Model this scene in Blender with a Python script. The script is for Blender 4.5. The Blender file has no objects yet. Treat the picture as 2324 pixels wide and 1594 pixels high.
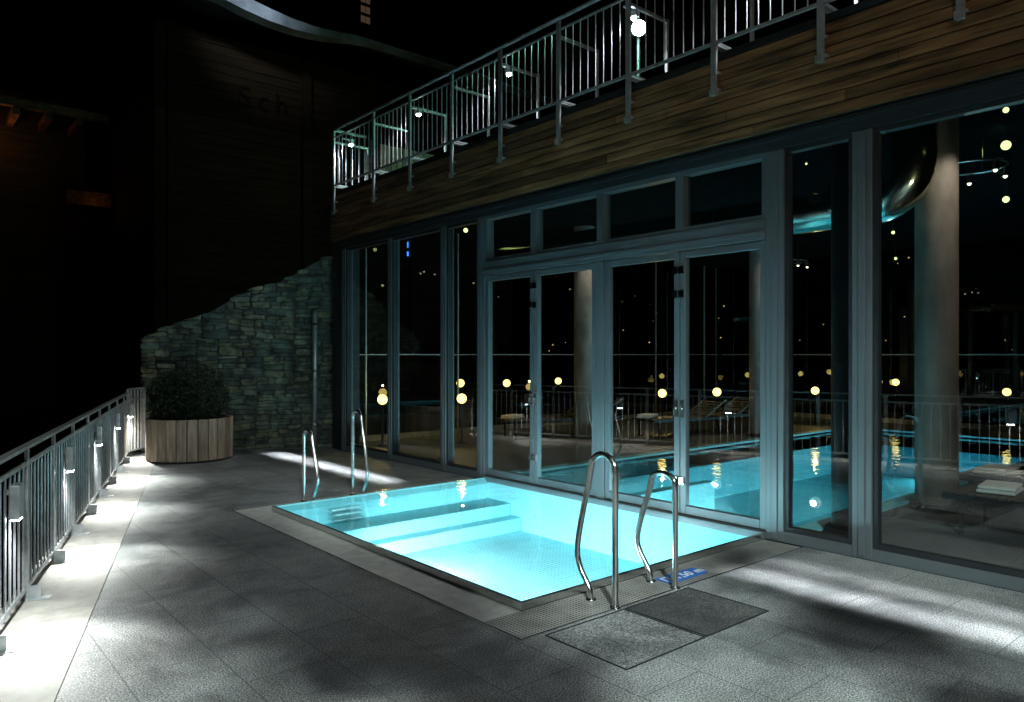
import bpy, math, random
from mathutils import Vector, Matrix
random.seed(7)
scene = bpy.context.scene
COL = scene.collection
WL = {}

# ------------------------------------------------------------------ helpers
class MB:
    def __init__(s):
        s.v=[]; s.f=[]; s.t=[]
    def add(s,vs,fs,tone=0.5):
        o=len(s.v); s.v+= [Vector(a) for a in vs]
        for f in fs:
            s.f.append([i+o for i in f]); s.t.append(tone)
    def box(s,c,sz,rz=0.0,tone=0.5,jit=0.0):
        c=Vector(c); hx,hy,hz=sz[0]/2,sz[1]/2,sz[2]/2
        R=Matrix.Rotation(rz,3,'Z')
        vs=[]
        for x,y,z in [(-1,-1,-1),(1,-1,-1),(1,1,-1),(-1,1,-1),(-1,-1,1),(1,-1,1),(1,1,1),(-1,1,1)]:
            p=Vector((x*hx,y*hy,z*hz))
            if jit: p+=Vector([random.uniform(-jit,jit) for _ in range(3)])
            vs.append(c+R@p)
        s.add(vs,[(0,3,2,1),(4,5,6,7),(0,1,5,4),(1,2,6,5),(2,3,7,6),(3,0,4,7)],tone)
        return s
    def bb(s,x0,x1,y0,y1,z0,z1,tone=0.5):
        return s.box(((x0+x1)/2,(y0+y1)/2,(z0+z1)/2),(x1-x0,y1-y0,z1-z0),0,tone)
    def beam(s,p1,p2,w,h,tone=0.5):
        p1=Vector(p1);p2=Vector(p2);d=(p2-p1).normalized()
        up=Vector((0,0,1)) if abs(d.z)<0.95 else Vector((1,0,0))
        sd=d.cross(up).normalized(); up=sd.cross(d).normalized()
        vs=[]
        for p in (p1,p2):
            for a,b in ((-1,-1),(1,-1),(1,1),(-1,1)):
                vs.append(p+sd*a*w/2+up*b*h/2)
        s.add(vs,[(0,1,2,3),(7,6,5,4),(0,4,5,1),(1,5,6,2),(2,6,7,3),(3,7,4,0)],tone)
        return s
    def tube(s,pts,r,n=12,closed=False,tone=0.5):
        pts=[Vector(p) for p in pts]; N=len(pts); vs=[];fs=[]
        prev=None
        for i,p in enumerate(pts):
            if closed: d=pts[(i+1)%N]-pts[i-1]
            else: d=pts[min(i+1,N-1)]-pts[max(i-1,0)]
            d.normalize()
            if prev is None:
                a=Vector((0,0,1)) if abs(d.z)<0.9 else Vector((1,0,0))
                prev=d.cross(a).normalized()
            sd=(prev-d*prev.dot(d)).normalized(); prev=sd; u=d.cross(sd)
            ri=r[i] if isinstance(r,(list,tuple)) else r
            for k in range(n):
                an=2*math.pi*k/n
                vs.append(p+sd*math.cos(an)*ri+u*math.sin(an)*ri)
        m=N if closed else N-1
        for i in range(m):
            j=(i+1)%N
            for k in range(n):
                k2=(k+1)%n
                fs.append((i*n+k,i*n+k2,j*n+k2,j*n+k))
        if not closed:
            fs.append(tuple(range(n))[::-1]); fs.append(tuple(range((N-1)*n,N*n)))
        s.add(vs,fs,tone); return s
    def lathe(s,c,prof,n=32,tone=0.5):
        c=Vector(c); vs=[];fs=[]
        for r,z in prof:
            for k in range(n):
                a=2*math.pi*k/n; vs.append(c+Vector((r*math.cos(a),r*math.sin(a),z)))
        for i in range(len(prof)-1):
            for k in range(n):
                k2=(k+1)%n
                fs.append((i*n+k,i*n+k2,(i+1)*n+k2,(i+1)*n+k))
        s.add(vs,fs,tone); return s
    def prism(s,poly,z0,z1,tone=0.5):
        n=len(poly)
        vs=[(p[0],p[1],z0) for p in poly]+[(p[0],p[1],z1) for p in poly]
        fs=[tuple(range(n))[::-1],tuple(range(n,2*n))]+[(i,(i+1)%n,n+(i+1)%n,n+i) for i in range(n)]
        s.add(vs,fs,tone); return s
    def sphere(s,c,r,n=16,m=10,sz=1.0,tone=0.5):
        prof=[(max(1e-4,r*math.sin(math.pi*i/m)),-r*sz*math.cos(math.pi*i/m)) for i in range(m+1)]
        return s.lathe(c,prof,n,tone)
    def make(s,name,mat,parent=None,smooth=False,bevel=0.0,origin=None):
        if origin is None:
            xs=[a.x for a in s.v];ys=[a.y for a in s.v];zs=[a.z for a in s.v]
            origin=Vector(((min(xs)+max(xs))/2,(min(ys)+max(ys))/2,min(zs)))
        origin=Vector(origin)
        me=bpy.data.meshes.new(name)
        me.from_pydata([tuple(a-origin) for a in s.v],[],s.f)
        at=me.attributes.new("tone",'FLOAT','FACE')
        at.data.foreach_set("value",s.t)
        if smooth:
            me.polygons.foreach_set("use_smooth",[len(p.vertices)<=4 for p in me.polygons])
        me.materials.append(mat); me.update()
        ob=bpy.data.objects.new(name,me); COL.objects.link(ob)
        WL[ob]=origin
        ob.location=origin-(WL[parent] if parent else Vector((0,0,0)))
        if parent: ob.parent=parent
        if bevel:
            b=ob.modifiers.new("bevel",'BEVEL'); b.width=bevel; b.segments=2; b.limit_method='ANGLE'
        return ob

def empty(name,loc,parent=None):
    o=bpy.data.objects.new(name,None); COL.objects.link(o); o.empty_display_size=0.2
    loc=Vector(loc); WL[o]=loc
    o.location=loc-(WL[parent] if parent else Vector((0,0,0)))
    if parent:o.parent=parent
    return o
def tag(o,label,cat,group=None):
    o["label"]=label;o["category"]=cat
    if group:o["group"]=group
    return o
def struct(o): o["kind"]="structure"; return o
def copy_thing(root,loc,rz=0.0):
    def cp(o,par):
        n=o.copy(); COL.objects.link(n)
        if par: n.parent=par; n.matrix_parent_inverse=Matrix()
        for c in list(o.children): cp(c,n)
        return n
    n=cp(root,None); n.location=Vector(loc); n.rotation_euler=(0,0,rz)
    return n
def light(kind,name,loc,target,power,color=(1,1,1),parent=None,size=0.05,angle=60,blend=0.6,sy=None,spread=None):
    l=bpy.data.lights.new(name,kind); l.energy=power; l.color=color
    if kind=='SPOT':
        l.spot_size=math.radians(angle); l.spot_blend=blend; l.shadow_soft_size=size
    elif kind=='POINT': l.shadow_soft_size=size
    elif kind=='AREA':
        l.size=size
        if sy: l.shape='RECTANGLE'; l.size_y=sy
        else: l.shape='DISK'
        if spread: l.spread=math.radians(spread)
    o=bpy.data.objects.new(name,l); COL.objects.link(o)
    loc=Vector(loc); d=(Vector(target)-loc).normalized()
    z=-d; y=Vector((0,1,0))
    if abs(d.y)>0.95: y=Vector((0,0,1))
    y=(y-z*y.dot(z)).normalized(); x=y.cross(z)
    o.rotation_euler=Matrix((x,y,z)).transposed().to_euler()
    o.location=loc-(WL[parent] if parent else Vector((0,0,0)))
    if parent:o.parent=parent
    return o

# ------------------------------------------------------------------ materials
def nt(name):
    m=bpy.data.materials.new(name); m.use_nodes=True; t=m.node_tree; t.nodes.clear()
    out=t.nodes.new('ShaderNodeOutputMaterial')
    return m,t,out
def N(t,k,**kw):
    n=t.nodes.new(k)
    for a,b in kw.items():
        if a in n.inputs: n.inputs[a].default_value=b
        else: setattr(n,a,b)
    return n
def pos(t,scale=(1,1,1),swap=False):
    g=t.nodes.new('ShaderNodeNewGeometry')
    m=t.nodes.new('ShaderNodeMapping'); m.inputs['Scale'].default_value=scale
    if swap: m.inputs['Rotation'].default_value=(0,0,math.radians(90))
    t.links.new(g.outputs['Position'],m.inputs['Vector'])
    return m.outputs[0]
def ramp(t,fac,stops):
    r=t.nodes.new('ShaderNodeValToRGB'); e=r.color_ramp.elements
    while len(e)<len(stops): e.new(0.5)
    for i,(p,c) in enumerate(stops):
        e[i].position=p; e[i].color=(c[0],c[1],c[2],1)
    t.links.new(fac,r.inputs[0]); return r.outputs[0]
def mul(t,a,b,fac=1.0,mode='MULTIPLY'):
    m=t.nodes.new('ShaderNodeMix'); m.data_type='RGBA'; m.blend_type=mode
    m.inputs[0].default_value=fac
    t.links.new(a,m.inputs[6]); t.links.new(b,m.inputs[7]); return m.outputs[2]
def noise(t,vec,scale,detail=4,rough=0.55,dist=0.0):
    n=N(t,'ShaderNodeTexNoise'); n.inputs['Scale'].default_value=scale
    n.inputs['Detail'].default_value=detail; n.inputs['Roughness'].default_value=rough; n.inputs['Distortion'].default_value=dist
    t.links.new(vec,n.inputs['Vector']); return n.outputs['Fac']
def bump(t,h,b,strength=0.4,dist=0.01):
    n=t.nodes.new('ShaderNodeBump'); n.inputs['Strength'].default_value=strength; n.inputs['Distance'].default_value=dist
    t.links.new(h,n.inputs['Height']); t.links.new(n.outputs[0],b.inputs['Normal'])
def simple(name,c,rough=0.5,metal=0.0,var=0.3,sc=6,stretch=(1,1,1),bmp=0.15,tone=0.0,bsc=40,tonecols=None,spec=None,rv=.1):
    m,t,out=nt(name); b=N(t,'ShaderNodeBsdfPrincipled'); t.links.new(b.outputs[0],out.inputs[0])
    p=pos(t,stretch); n=noise(t,p,sc,5,.6)
    lo=[x*(1-var) for x in c]; hi=[min(1,x*(1+var)) for x in c]
    col=ramp(t,n,[(0.3,lo),(0.7,hi)])
    if tone or tonecols:
        a=N(t,'ShaderNodeAttribute'); a.attribute_name="tone"
        tc=ramp(t,a.outputs['Fac'],tonecols or [(0,(1-tone,)*3),(1,(1,1,1))]); col=mul(t,col,tc)
    t.links.new(col,b.inputs['Base Color'])
    rr=t.nodes.new('ShaderNodeMapRange'); rr.inputs[3].default_value=max(.02,rough-rv); rr.inputs[4].default_value=min(1,rough+rv*1.2)
    t.links.new(n,rr.inputs[0]); t.links.new(rr.outputs[0],b.inputs['Roughness'])
    b.inputs['Metallic'].default_value=metal
    if spec is not None: b.inputs['Specular IOR Level'].default_value=spec
    if bmp: bump(t,noise(t,p,bsc,3),b,bmp,0.004)
    return m
def emis(name,c,s):
    m,t,out=nt(name); e=N(t,'ShaderNodeEmission'); e.inputs[0].default_value=(*c,1); e.inputs[1].default_value=s
    t.links.new(e.outputs[0],out.inputs[0]); return m
def sheetglass(name,tint,f0,rough=0.0,ripple=0.0,rscale=5):
    m,t,out=nt(name)
    g=t.nodes.new('ShaderNodeNewGeometry')
    nrm=g.outputs['Normal']
    if ripple:
        bn=t.nodes.new('ShaderNodeBump'); bn.inputs['Strength'].default_value=ripple; bn.inputs['Distance'].default_value=0.02
        t.links.new(noise(t,pos(t),rscale,2),bn.inputs['Height']); nrm=bn.outputs[0]
    dp=N(t,'ShaderNodeVectorMath',operation='DOT_PRODUCT'); t.links.new(nrm,dp.inputs[0]); t.links.new(g.outputs['Incoming'],dp.inputs[1])
    ab=N(t,'ShaderNodeMath',operation='ABSOLUTE'); t.links.new(dp.outputs['Value'],ab.inputs[0])
    iv=N(t,'ShaderNodeMath',operation='SUBTRACT'); iv.inputs[0].default_value=1; t.links.new(ab.outputs[0],iv.inputs[1])
    pw=N(t,'ShaderNodeMath',operation='POWER'); pw.inputs[1].default_value=5; t.links.new(iv.outputs[0],pw.inputs[0])
    ma=N(t,'ShaderNodeMath',operation='MULTIPLY_ADD'); ma.inputs[1].default_value=1-f0; ma.inputs[2].default_value=f0; ma.use_clamp=True
    t.links.new(pw.outputs[0],ma.inputs[0])
    tr=N(t,'ShaderNodeBsdfTransparent'); tr.inputs[0].default_value=(*tint,1)
    gl=N(t,'ShaderNodeBsdfGlossy'); gl.inputs['Roughness'].default_value=rough; gl.inputs[0].default_value=(1,1,1,1)
    if ripple: t.links.new(nrm,gl.inputs['Normal'])
    mx=t.nodes.new('ShaderNodeMixShader'); t.links.new(ma.outputs[0],mx.inputs[0]); t.links.new(tr.outputs[0],mx.inputs[1]); t.links.new(gl.outputs[0],mx.inputs[2])
    t.links.new(mx.outputs[0],out.inputs[0]); return m

def granite(name,base=0.22,bw=0.9,rh=0.45,joint=0.005,shade_mottle=True):
    m,t,out=nt(name); b=N(t,'ShaderNodeBsdfPrincipled'); t.links.new(b.outputs[0],out.inputs[0])
    p=pos(t)
    sp=noise(t,p,110,3,.85)
    k=base
    c=ramp(t,sp,[(0.42,(k*.05,k*.07,k*.07)),(0.47,(k*.8,k*.86,k*.86)),(0.55,(k*1.15,k*1.2,k*1.2)),(0.61,(k*2.8,k*2.85,k*2.8))])
    br=N(t,'ShaderNodeTexBrick'); br.offset=0.5
    t.links.new(pos(t,(1,1,1),True),br.inputs['Vector'])
    br.inputs['Scale'].default_value=1; br.inputs['Brick Width'].default_value=bw; br.inputs['Row Height'].default_value=rh
    br.inputs['Mortar Size'].default_value=joint; br.inputs['Mortar Smooth'].default_value=0.3
    br.inputs['Color1'].default_value=(.88,.88,.88,1); br.inputs['Color2'].default_value=(1,1,1,1); br.inputs['Mortar'].default_value=(.45,.47,.47,1)
    c=mul(t,c,br.outputs[0])
    if shade_mottle:
        n1=noise(t,p,1.1,6,.66,.6); c=mul(t,c,ramp(t,n1,[(0.38,(.5,.52,.53)),(0.52,(1,1,1))]))  # broad dark blotches in the base colour stand for leaf shade
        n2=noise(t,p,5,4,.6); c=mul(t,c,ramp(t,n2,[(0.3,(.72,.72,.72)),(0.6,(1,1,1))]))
    t.links.new(c,b.inputs['Base Color']); b.inputs['Roughness'].default_value=.6
    h=mul(t,ramp(t,sp,[(0,(0,0,0)),(1,(.25,.25,.25))]),br.outputs[0]); bump(t,h,b,.6,.006)
    return m

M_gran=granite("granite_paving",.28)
M_border=simple("pale_concrete_border",(.34,.33,.30),.7,0,.3,7,bmp=.3)
M_intfloor=granite("indoor_stone_floor",.12,.6,.6,.004,False)
M_galv=simple("galvanised_steel",(.42,.45,.47),.38,.55,.25,14,bmp=.05)
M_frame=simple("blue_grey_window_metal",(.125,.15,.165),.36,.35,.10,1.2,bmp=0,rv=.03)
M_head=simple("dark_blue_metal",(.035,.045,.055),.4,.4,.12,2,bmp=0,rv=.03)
M_dark=simple("dark_bronze_metal",(.035,.04,.045),.45,.5,.2,3,bmp=0,rv=.05)
M_steel=simple("brushed_stainless",(.62,.63,.62),.2,1.0,.15,30,bmp=.03)
M_wood=simple("stained_larch_boards",(.165,.088,.040),.6,0,.95,2.2,(3,.6,9),bmp=.5,tone=.6,bsc=18,spec=.25)
M_planter=simple("pale_weathered_wood",(.46,.36,.27),.65,0,.45,4,(6,6,.7),bmp=.4,tone=.5,bsc=14)
M_stone=simple("rubble_stone",(.165,.195,.165),.85,0,.8,6,bmp=1.0,bsc=14,tonecols=[(0,(.25,.30,.32)),(.35,(.6,.75,.72)),(.6,(1,.93,.66)),(.8,(.45,.52,.55)),(1,(1.25,1.3,1.1))])
M_mortar=simple("wall_mortar",(.06,.068,.066),.9,0,.4,8)
M_conc=simple("column_concrete",(.19,.165,.145),.6,0,.5,2.5,(1,1,.5),bmp=.15)
M_leaf=simple("boxwood_leaves",(.03,.055,.025),.5,0,.5,9,bmp=0,tone=.7)
M_soil=simple("soil",(.03,.022,.015),.9)
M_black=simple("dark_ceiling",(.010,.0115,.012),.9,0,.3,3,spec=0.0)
M_duct=simple("shiny_duct_metal",(.6,.62,.55),.16,1.0,.1,8,bmp=.03)
M_grass=simple("dark_grass",(.02,.03,.018),.9,0,.5,1.5,bmp=.5,bsc=8)
M_chalet=simple("old_chalet_boards",(.030,.020,.011),.85,0,.5,2,(.4,1,7),bmp=.4,bsc=6,spec=.1)
M_roof=simple("roof_sheet",(.35,.40,.45),.6,0,.6,1.0)
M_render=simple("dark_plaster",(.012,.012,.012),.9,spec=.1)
M_towel=simple("white_towel",(.75,.74,.70),.95,0,.06,30,bmp=.8,bsc=120)
M_rattan=simple("lounger_webbing",(.12,.105,.09),.7,0,.4,60,bmp=.5)
M_blue=simple("blue_sign_paint",(.03,.14,.5),.4,0,.1,20)
M_white=simple("white_sign_paint",(.75,.77,.8),.5,0,.05,20)
M_letter=simple("dark_lettering",(.014,.009,.006),.8,spec=.1)
M_glass=sheetglass("window_glass",(.82,.90,.90),.13)
M_water=sheetglass("pool_water",(.77,.97,.99),.022,.0,.36,3.6)
E_warm=emis("warm_globe_glow",(1,.70,.20),4.5)
E_white=emis("white_lamp_glow",(.9,.98,1),60)
E_green=emis("green_white_lamp_glow",(.5,1,.78),90)
E_reflect=emis("lamp_reflection_glow",(.85,1,.35),2.2)  # glow for the stand-in lamp reflections
E_pool=emis("underwater_lamp_glow",(.6,.97,1),4)
E_blue=emis("blue_pictogram_glow",(.05,.25,1),2)
E_town=emis("town_light_glow",(1,.6,.25),1.2)
E_win=emis("dim_window_glow",(1,.62,.38),.05)
E_lens=emis("halogen_glow",(1,.85,.6),5)

def poolmat(name,c,dots=True,lines=True):
    m,t,out=nt(name); b=N(t,'ShaderNodeBsdfPrincipled'); t.links.new(b.outputs[0],out.inputs[0])
    p=pos(t)
    n=noise(t,p,1.3,3); col=ramp(t,n,[(0.3,[x*.85 for x in c]),(0.7,c)])
    if dots:
        v=N(t,'ShaderNodeTexVoronoi'); v.inputs['Scale'].default_value=20; v.inputs['Randomness'].default_value=0.0
        t.links.new(p,v.inputs['Vector'])
        col=mul(t,col,ramp(t,v.outputs['Distance'],[(0.22,(.46,.66,.73)),(0.44,(1,1,1))]))
    if lines:
        br=N(t,'ShaderNodeTexBrick'); br.offset=0; t.links.new(p,br.inputs['Vector']); br.inputs['Scale'].default_value=1
        br.inputs['Brick Width'].default_value=2.0; br.inputs['Row Height'].default_value=1.0; br.inputs['Mortar Size'].default_value=.007
        br.inputs['Color1'].default_value=(1,1,1,1);br.inputs['Color2'].default_value=(.96,.98,.98,1);br.inputs['Mortar'].default_value=(.72,.82,.85,1)
        col=mul(t,col,br.outputs[0])
    t.links.new(col,b.inputs['Base Color']); b.inputs['Roughness'].default_value=.5
    return m
M_pool=poolmat("pool_floor_lining",(.40,.79,.84))
M_poolw=poolmat("pool_wall_lining",(.27,.72,.80),False,False)
M_ipool=poolmat("indoor_pool_lining",(.07,.48,.60),False)

def gratemat():
    m,t,out=nt("drain_grating"); b=N(t,'ShaderNodeBsdfPrincipled'); t.links.new(b.outputs[0],out.inputs[0])
    p=pos(t)
    w2=N(t,'ShaderNodeTexBrick'); w2.offset=0; t.links.new(p,w2.inputs['Vector']); w2.inputs['Scale'].default_value=1
    w2.inputs['Brick Width'].default_value=.026; w2.inputs['Row Height'].default_value=.026; w2.inputs['Mortar Size'].default_value=.005
    w2.inputs['Color1'].default_value=(.07,.075,.075,1);w2.inputs['Color2'].default_value=(.06,.06,.06,1);w2.inputs['Mortar'].default_value=(.45,.45,.42,1)
    n=noise(t,p,6,4); c=mul(t,w2.outputs[0],ramp(t,n,[(0.3,(.6,.6,.58)),(0.65,(1,1,1))]))
    t.links.new(c,b.inputs['Base Color']); b.inputs['Roughness'].default_value=.5; b.inputs['Metallic'].default_value=.2
    bump(t,w2.outputs[1],b,.5,.004)
    return m
M_grate=gratemat()

# ------------------------------------------------------------------ layout constants
FX=5.9
PX0,PX1,PY0,PY1=3.07,5.80,3.53,7.38
F0=Vector((.502,5.05,0)); FD=Vector((.3013,.9535,0)).normalized(); FN=Vector((FD.y,-FD.x,0))
def fp(t,off=0,z=0): 
    p=F0+FD*t+FN*off; return Vector((p.x,p.y,z))
FA=math.atan2(FD.y,FD.x)

# ------------------------------------------------------------------ ground, terrace
g=MB(); g.add([(-400,-400,-3),(400,-400,-3),(400,400,-3),(-400,400,-3)],[(0,1,2,3)])
struct(g.make("ground",M_grass))
h=MB(); nx,ny=50,40; vs=[];fs=[]
for j in range(ny+1):
    for i in range(nx+1):
        x=-30+i*2.6; y=13.6+j*2.6
        z=-3.2+min(1,max(0,(x-2.0)/5))*3.0*min(1,max(0,(j)/1.5))+ (j/ny)**1.3*26*(.6+.4*math.sin(i*.13+.6))+random.uniform(-.15,.15)
        if j==0: z=-3.2
        vs.append((x,y,z))
for j in range(ny):
    for i in range(nx): a=j*(nx+1)+i; fs.append((a,a+1,a+nx+2,a+nx+1))
h.add(vs,fs); struct(h.make("hill",M_grass,smooth=True))

tl=lambda y: fp((y-F0.y)/FD.y,-.12).x
m=MB()
GX0,GY0,GY1=2.72,3.13,7.66
m.prism([(tl(-7),-7),(FX-.06,-7),(FX-.06,GY0),(tl(GY0),GY0)],-.35,0)
m.prism([(tl(GY0),GY0),(GX0,GY0),(GX0,GY1),(tl(GY1),GY1)],-.35,0)
m.prism([(tl(GY1),GY1),(FX-.06,GY1),(FX-.06,11.55),(6.3,11.6),(6.3,13.3),(tl(13.3),13.3)],-.35,0)
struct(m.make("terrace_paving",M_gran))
m=MB(); a=fp(-11,-.11);b=fp(8.0,-.11);c=fp(8.0,.42);d=fp(-11,.42)
m.prism([(q.x,q.y) for q in (a,d,c,b)],.001,.006)
struct(m.make("terrace_border",M_border))
m=MB(); a=fp(-11,-.16);b=fp(8.0,-.16);c=fp(8.0,-.12);d=fp(-11,-.12)
m.prism([(q.x,q.y) for q in (a,d,c,b)],-3,-.01)
struct(m.make("terrace_retaining_edge",M_render))

def cover(x0,x1,y0,y1,matc,label):
    e=empty("access_cover",((x0+x1)/2,(y0+y1)/2,0))
    mb=MB(); mb.bb(x0+.012,x1-.012,y0+.012,y1-.012,.001,.004); mb.make("cover_slab",matc,e)
    mb=MB(); w=.008
    mb.bb(x0,x1,y0,y0+w,.001,.006).bb(x0,x1,y1-w,y1,.001,.006).bb(x0,x0+w,y0+w,y1-w,.001,.006).bb(x1-w,x1,y0+w,y1-w,.001,.006)
    mb.make("cover_frame",M_dark,e)
    tag(e,label,"manhole cover","access covers set in the paving")
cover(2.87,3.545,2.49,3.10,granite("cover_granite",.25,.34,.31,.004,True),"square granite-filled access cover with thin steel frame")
cover(3.56,4.21,2.49,3.10,granite("damp_cover_granite",.09,5,5,.0,True),"darker damp granite access cover beside pool grating")

# ------------------------------------------------------------------ outdoor pool
pool=empty("outdoor_pool",(4.4,5.4,0))
tag(pool,"sunken stainless steel pool with glowing turquoise water","swimming pool")
zb=-.50; R=.07
m=MB()
m.add([(PX0+R,PY0+R,zb),(PX1,PY0+R,zb),(PX1,PY1-.5,zb),(PX0+R,PY1-.5,zb)],[(0,1,2,3)]); m.make("pool_floor",M_pool,pool)
m=MB()
def wall(mb,a,b,z0,z1): mb.add([(a[0],a[1],z0),(b[0],b[1],z0),(b[0],b[1],z1),(a[0],a[1],z1)],[(0,1,2,3)])
x0,x1,y0,y1=PX0+R,PX1,PY0+R,PY1-R
wall(m,(x0,y0),(x0,y1),zb,-.02);wall(m,(x0,y1),(x1,y1),zb,-.02);wall(m,(x1,y1),(x1,y0),zb,.0);wall(m,(x1,y0),(x0,y0),zb,-.02)
m.make("pool_wall",M_poolw,pool)
m=MB(); m.bb(x0+.005,x1-.005,PY1-.52,y1-.003,zb+.003,-.20); m.bb(x0+.005,x1-.005,PY1-.72,PY1-.525,zb+.003,-.34); m.make("pool_bench",M_poolw,pool,bevel=.012)
for i in range(3):
    m=MB(); m.bb(3.62,3.98,y1-.09-.03*i,y1-.01-.0*i,-.06-.05*i,-.045-.05*i); m.make("pool_step",M_steel,pool)
m=MB()
def ring(o,i,zo,zi):
    (ox0,oy0,oy1),(ix0,iy0,iy1)=o,i
    X1=PX1
    P=[(ox0,oy0,zo),(X1,oy0,zo),(X1,iy0,zi),(ix0,iy0,zi),(ix0,iy1,zi),(ox0,oy1,zo),(X1,oy1,zo),(X1,iy1,zi)]
    m.add(P,[(0,1,2,3),(0,3,4,5),(5,4,7,6)])
ring((PX0,PY0,PY1),(PX0+R,PY0+R,PY1-R),.045,-.02)
m.make("overflow_lip",M_poolw,pool)
m=MB()
w=.028
for (ax0,ax1,ay0,ay1) in ((PX0-w,PX0,PY0-w,PY1+w),(PX0,PX1,PY0-w,PY0),(PX0,PX1,PY1,PY1+w)):
    m.bb(ax0,ax1,ay0,ay1,.0,.046)
m.make("pool_rim",M_steel,pool)
m=MB()
m.add([(PX0+.012,PY0+.012,.036),(PX1,PY0+.012,.036),(PX1,PY1-.012,.036),(PX0+.012,PY1-.012,.036)],[(0,1,2,3)])
struct(m.make("water",M_water))
gr=empty("drain_grating",(2.9,5.4,0)); tag(gr,"stainless overflow gutter grating around the pool","grating")
m=MB(); m.bb(GX0+.012,PX0-w,GY0+.012,PY0-w,-.1,-.004); m.bb(PX0-w+.001,FX-.07,GY0+.012,PY0-w,-.1,-.004); m.make("front_grille",M_grate,gr)
m=MB(); m.bb(GX0+.012,PX0-w,PY0-w+.001,GY1-.012,-.1,-.004); m.bb(PX0-w+.001,FX-.07,PY1+w,GY1-.012,-.1,-.004)
m.make("side_grille",simple("gutter_cover_stone",(.55,.56,.52),.5,.1,.2,9,bmp=.25),gr)
m=MB(); m.bb(GX0,GX0+.012,GY0,GY1,-.1,.006);m.bb(GX0+.012,FX-.07,GY0,GY0+.012,-.1,.006);m.bb(GX0+.012,FX-.07,GY1-.012,GY1,-.1,.006)
m.make("grating_frame",M_steel,gr)
sg=empty("depth_sign",(4.4,3.3,0)); tag(sg,"blue pool depth plate reading 1,50 m on the grating","sign")
m=MB(); m.bb(4.19,4.62,3.225,3.365,.000,.006); m.make("sign_plate",M_blue,sg)
def text(s,size,loc,rot,mat,parent,ext=.001,name="lettering"):
    cu=bpy.data.curves.new("t",'FONT'); cu.body=s; cu.size=size; cu.extrude=ext
    ob=bpy.data.objects.new("t",cu); COL.objects.link(ob)
    dg=bpy.context.evaluated_depsgraph_get(); me=bpy.data.meshes.new_from_object(ob.evaluated_get(dg))
    bpy.data.objects.remove(ob)
    me.materials.clear(); me.materials.append(mat)
    o=bpy.data.objects.new(name,me); COL.objects.link(o); o.parent=parent
    o.location=Vector(loc)-WL[parent]; o.rotation_euler=rot; return o
text("1,50 m",.115,(4.31,3.255,.0075),(0,0,0),M_white,sg)
m=MB()
m.bb(4.205,4.295,3.245,3.252,.0065,.0085); m.bb(4.205,4.295,3.335,3.342,.0065,.0085); m.bb(4.205,4.212,3.255,3.333,.0065,.0085)
m.lathe((4.262,3.315,.0065),[(.0001,.002),(.012,.002),(.012,0)],12); m.bb(4.252,4.272,3.26,3.30,.0065,.0085)
m.make("swimmer_pictogram",M_white,sg)
def uw(x,y,z,nx,ny,parent,power,sp=150,dz=-.25,r=.07,col=(.66,.97,1),ls=.07):
    n=Vector((nx,ny,0)); c=Vector((x,y,z))
    mb=MB(); mb.tube([c+n*.002,c+n*.03],r,20); mb.make("underwater_light",E_pool,parent)
    light('AREA',"underwater_beam",c+n*.06,c+n*1.0+Vector((0,0,dz)),power,col,parent,size=ls,spread=sp)
uw(x0,5.9,-.16,1,0,pool,125,140,-.85,.07,(1,1,1),.08)
uw(x0,4.5,-.20,1,0,pool,24)
uw(4.2,y0,-.18,0,1,pool,46,140,-.55,.07,(.9,1,1),.08)
uw(5.2,y0,-.22,0,1,pool,13)

# handrails
def railpath():
    P=[(0,0),(0,.2),(0,.5),(0,.80)]
    cx,r=.105,.105
    for k in range(1,10):
        a=math.pi-math.pi*k/10*.95; P.append((cx+r*math.cos(a),.855+r*math.sin(a)))
    P+=[(.235,.74),(.285,.56),(.322,.40),(.335,.31),(.330,.24),(.30,.17),(.255,.11),(.222,.06),(.21,0)]
    return P
def catmull(P,k=5):
    Q=[]
    for i in range(len(P)-1):
        a=P[max(i-1,0)];b=P[i];c=P[i+1];d=P[min(i+2,len(P)-1)]
        for j in range(k):
            t=j/k
            Q.append(tuple(.5*((2*b[n])+(-a[n]+c[n])*t+(2*a[n]-5*b[n]+4*c[n]-d[n])*t*t+(-a[n]+3*b[n]-3*c[n]+d[n])*t**3) for n in range(2)))
    Q.append(P[-1]); return Q
rp=catmull(railpath())
def handrail(x,y,lab,zs):
    e=MB()
    def zz(b): return b if b<.2 else .2+(b-.2)*zs
    e.tube([(x,y+a,zz(b)) for a,b in rp],.0205,14)
    hr=e.make("pool_handrail",M_steel,smooth=True,origin=(x,y,0))
    for a in (0,.21):
        e=MB(); e.lathe((x,y+a,-.003),[(.036,0),(.036,.008),(.03,.012),(.02,.014)],20); e.make("foot_flange",M_steel,hr,smooth=True)
    return tag(hr,lab,"handrail","pool handrails")
hr=handrail(3.53,3.156,"tall polished steel arched handrail standing at the pool edge",1.0)
copy_thing(hr,(4.09,7.64,0),math.pi)
h2=handrail(4.14,3.156,"lower polished steel arched handrail standing at the pool edge",.76)
copy_thing(h2,(3.50,7.64,0),math.pi)

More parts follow.
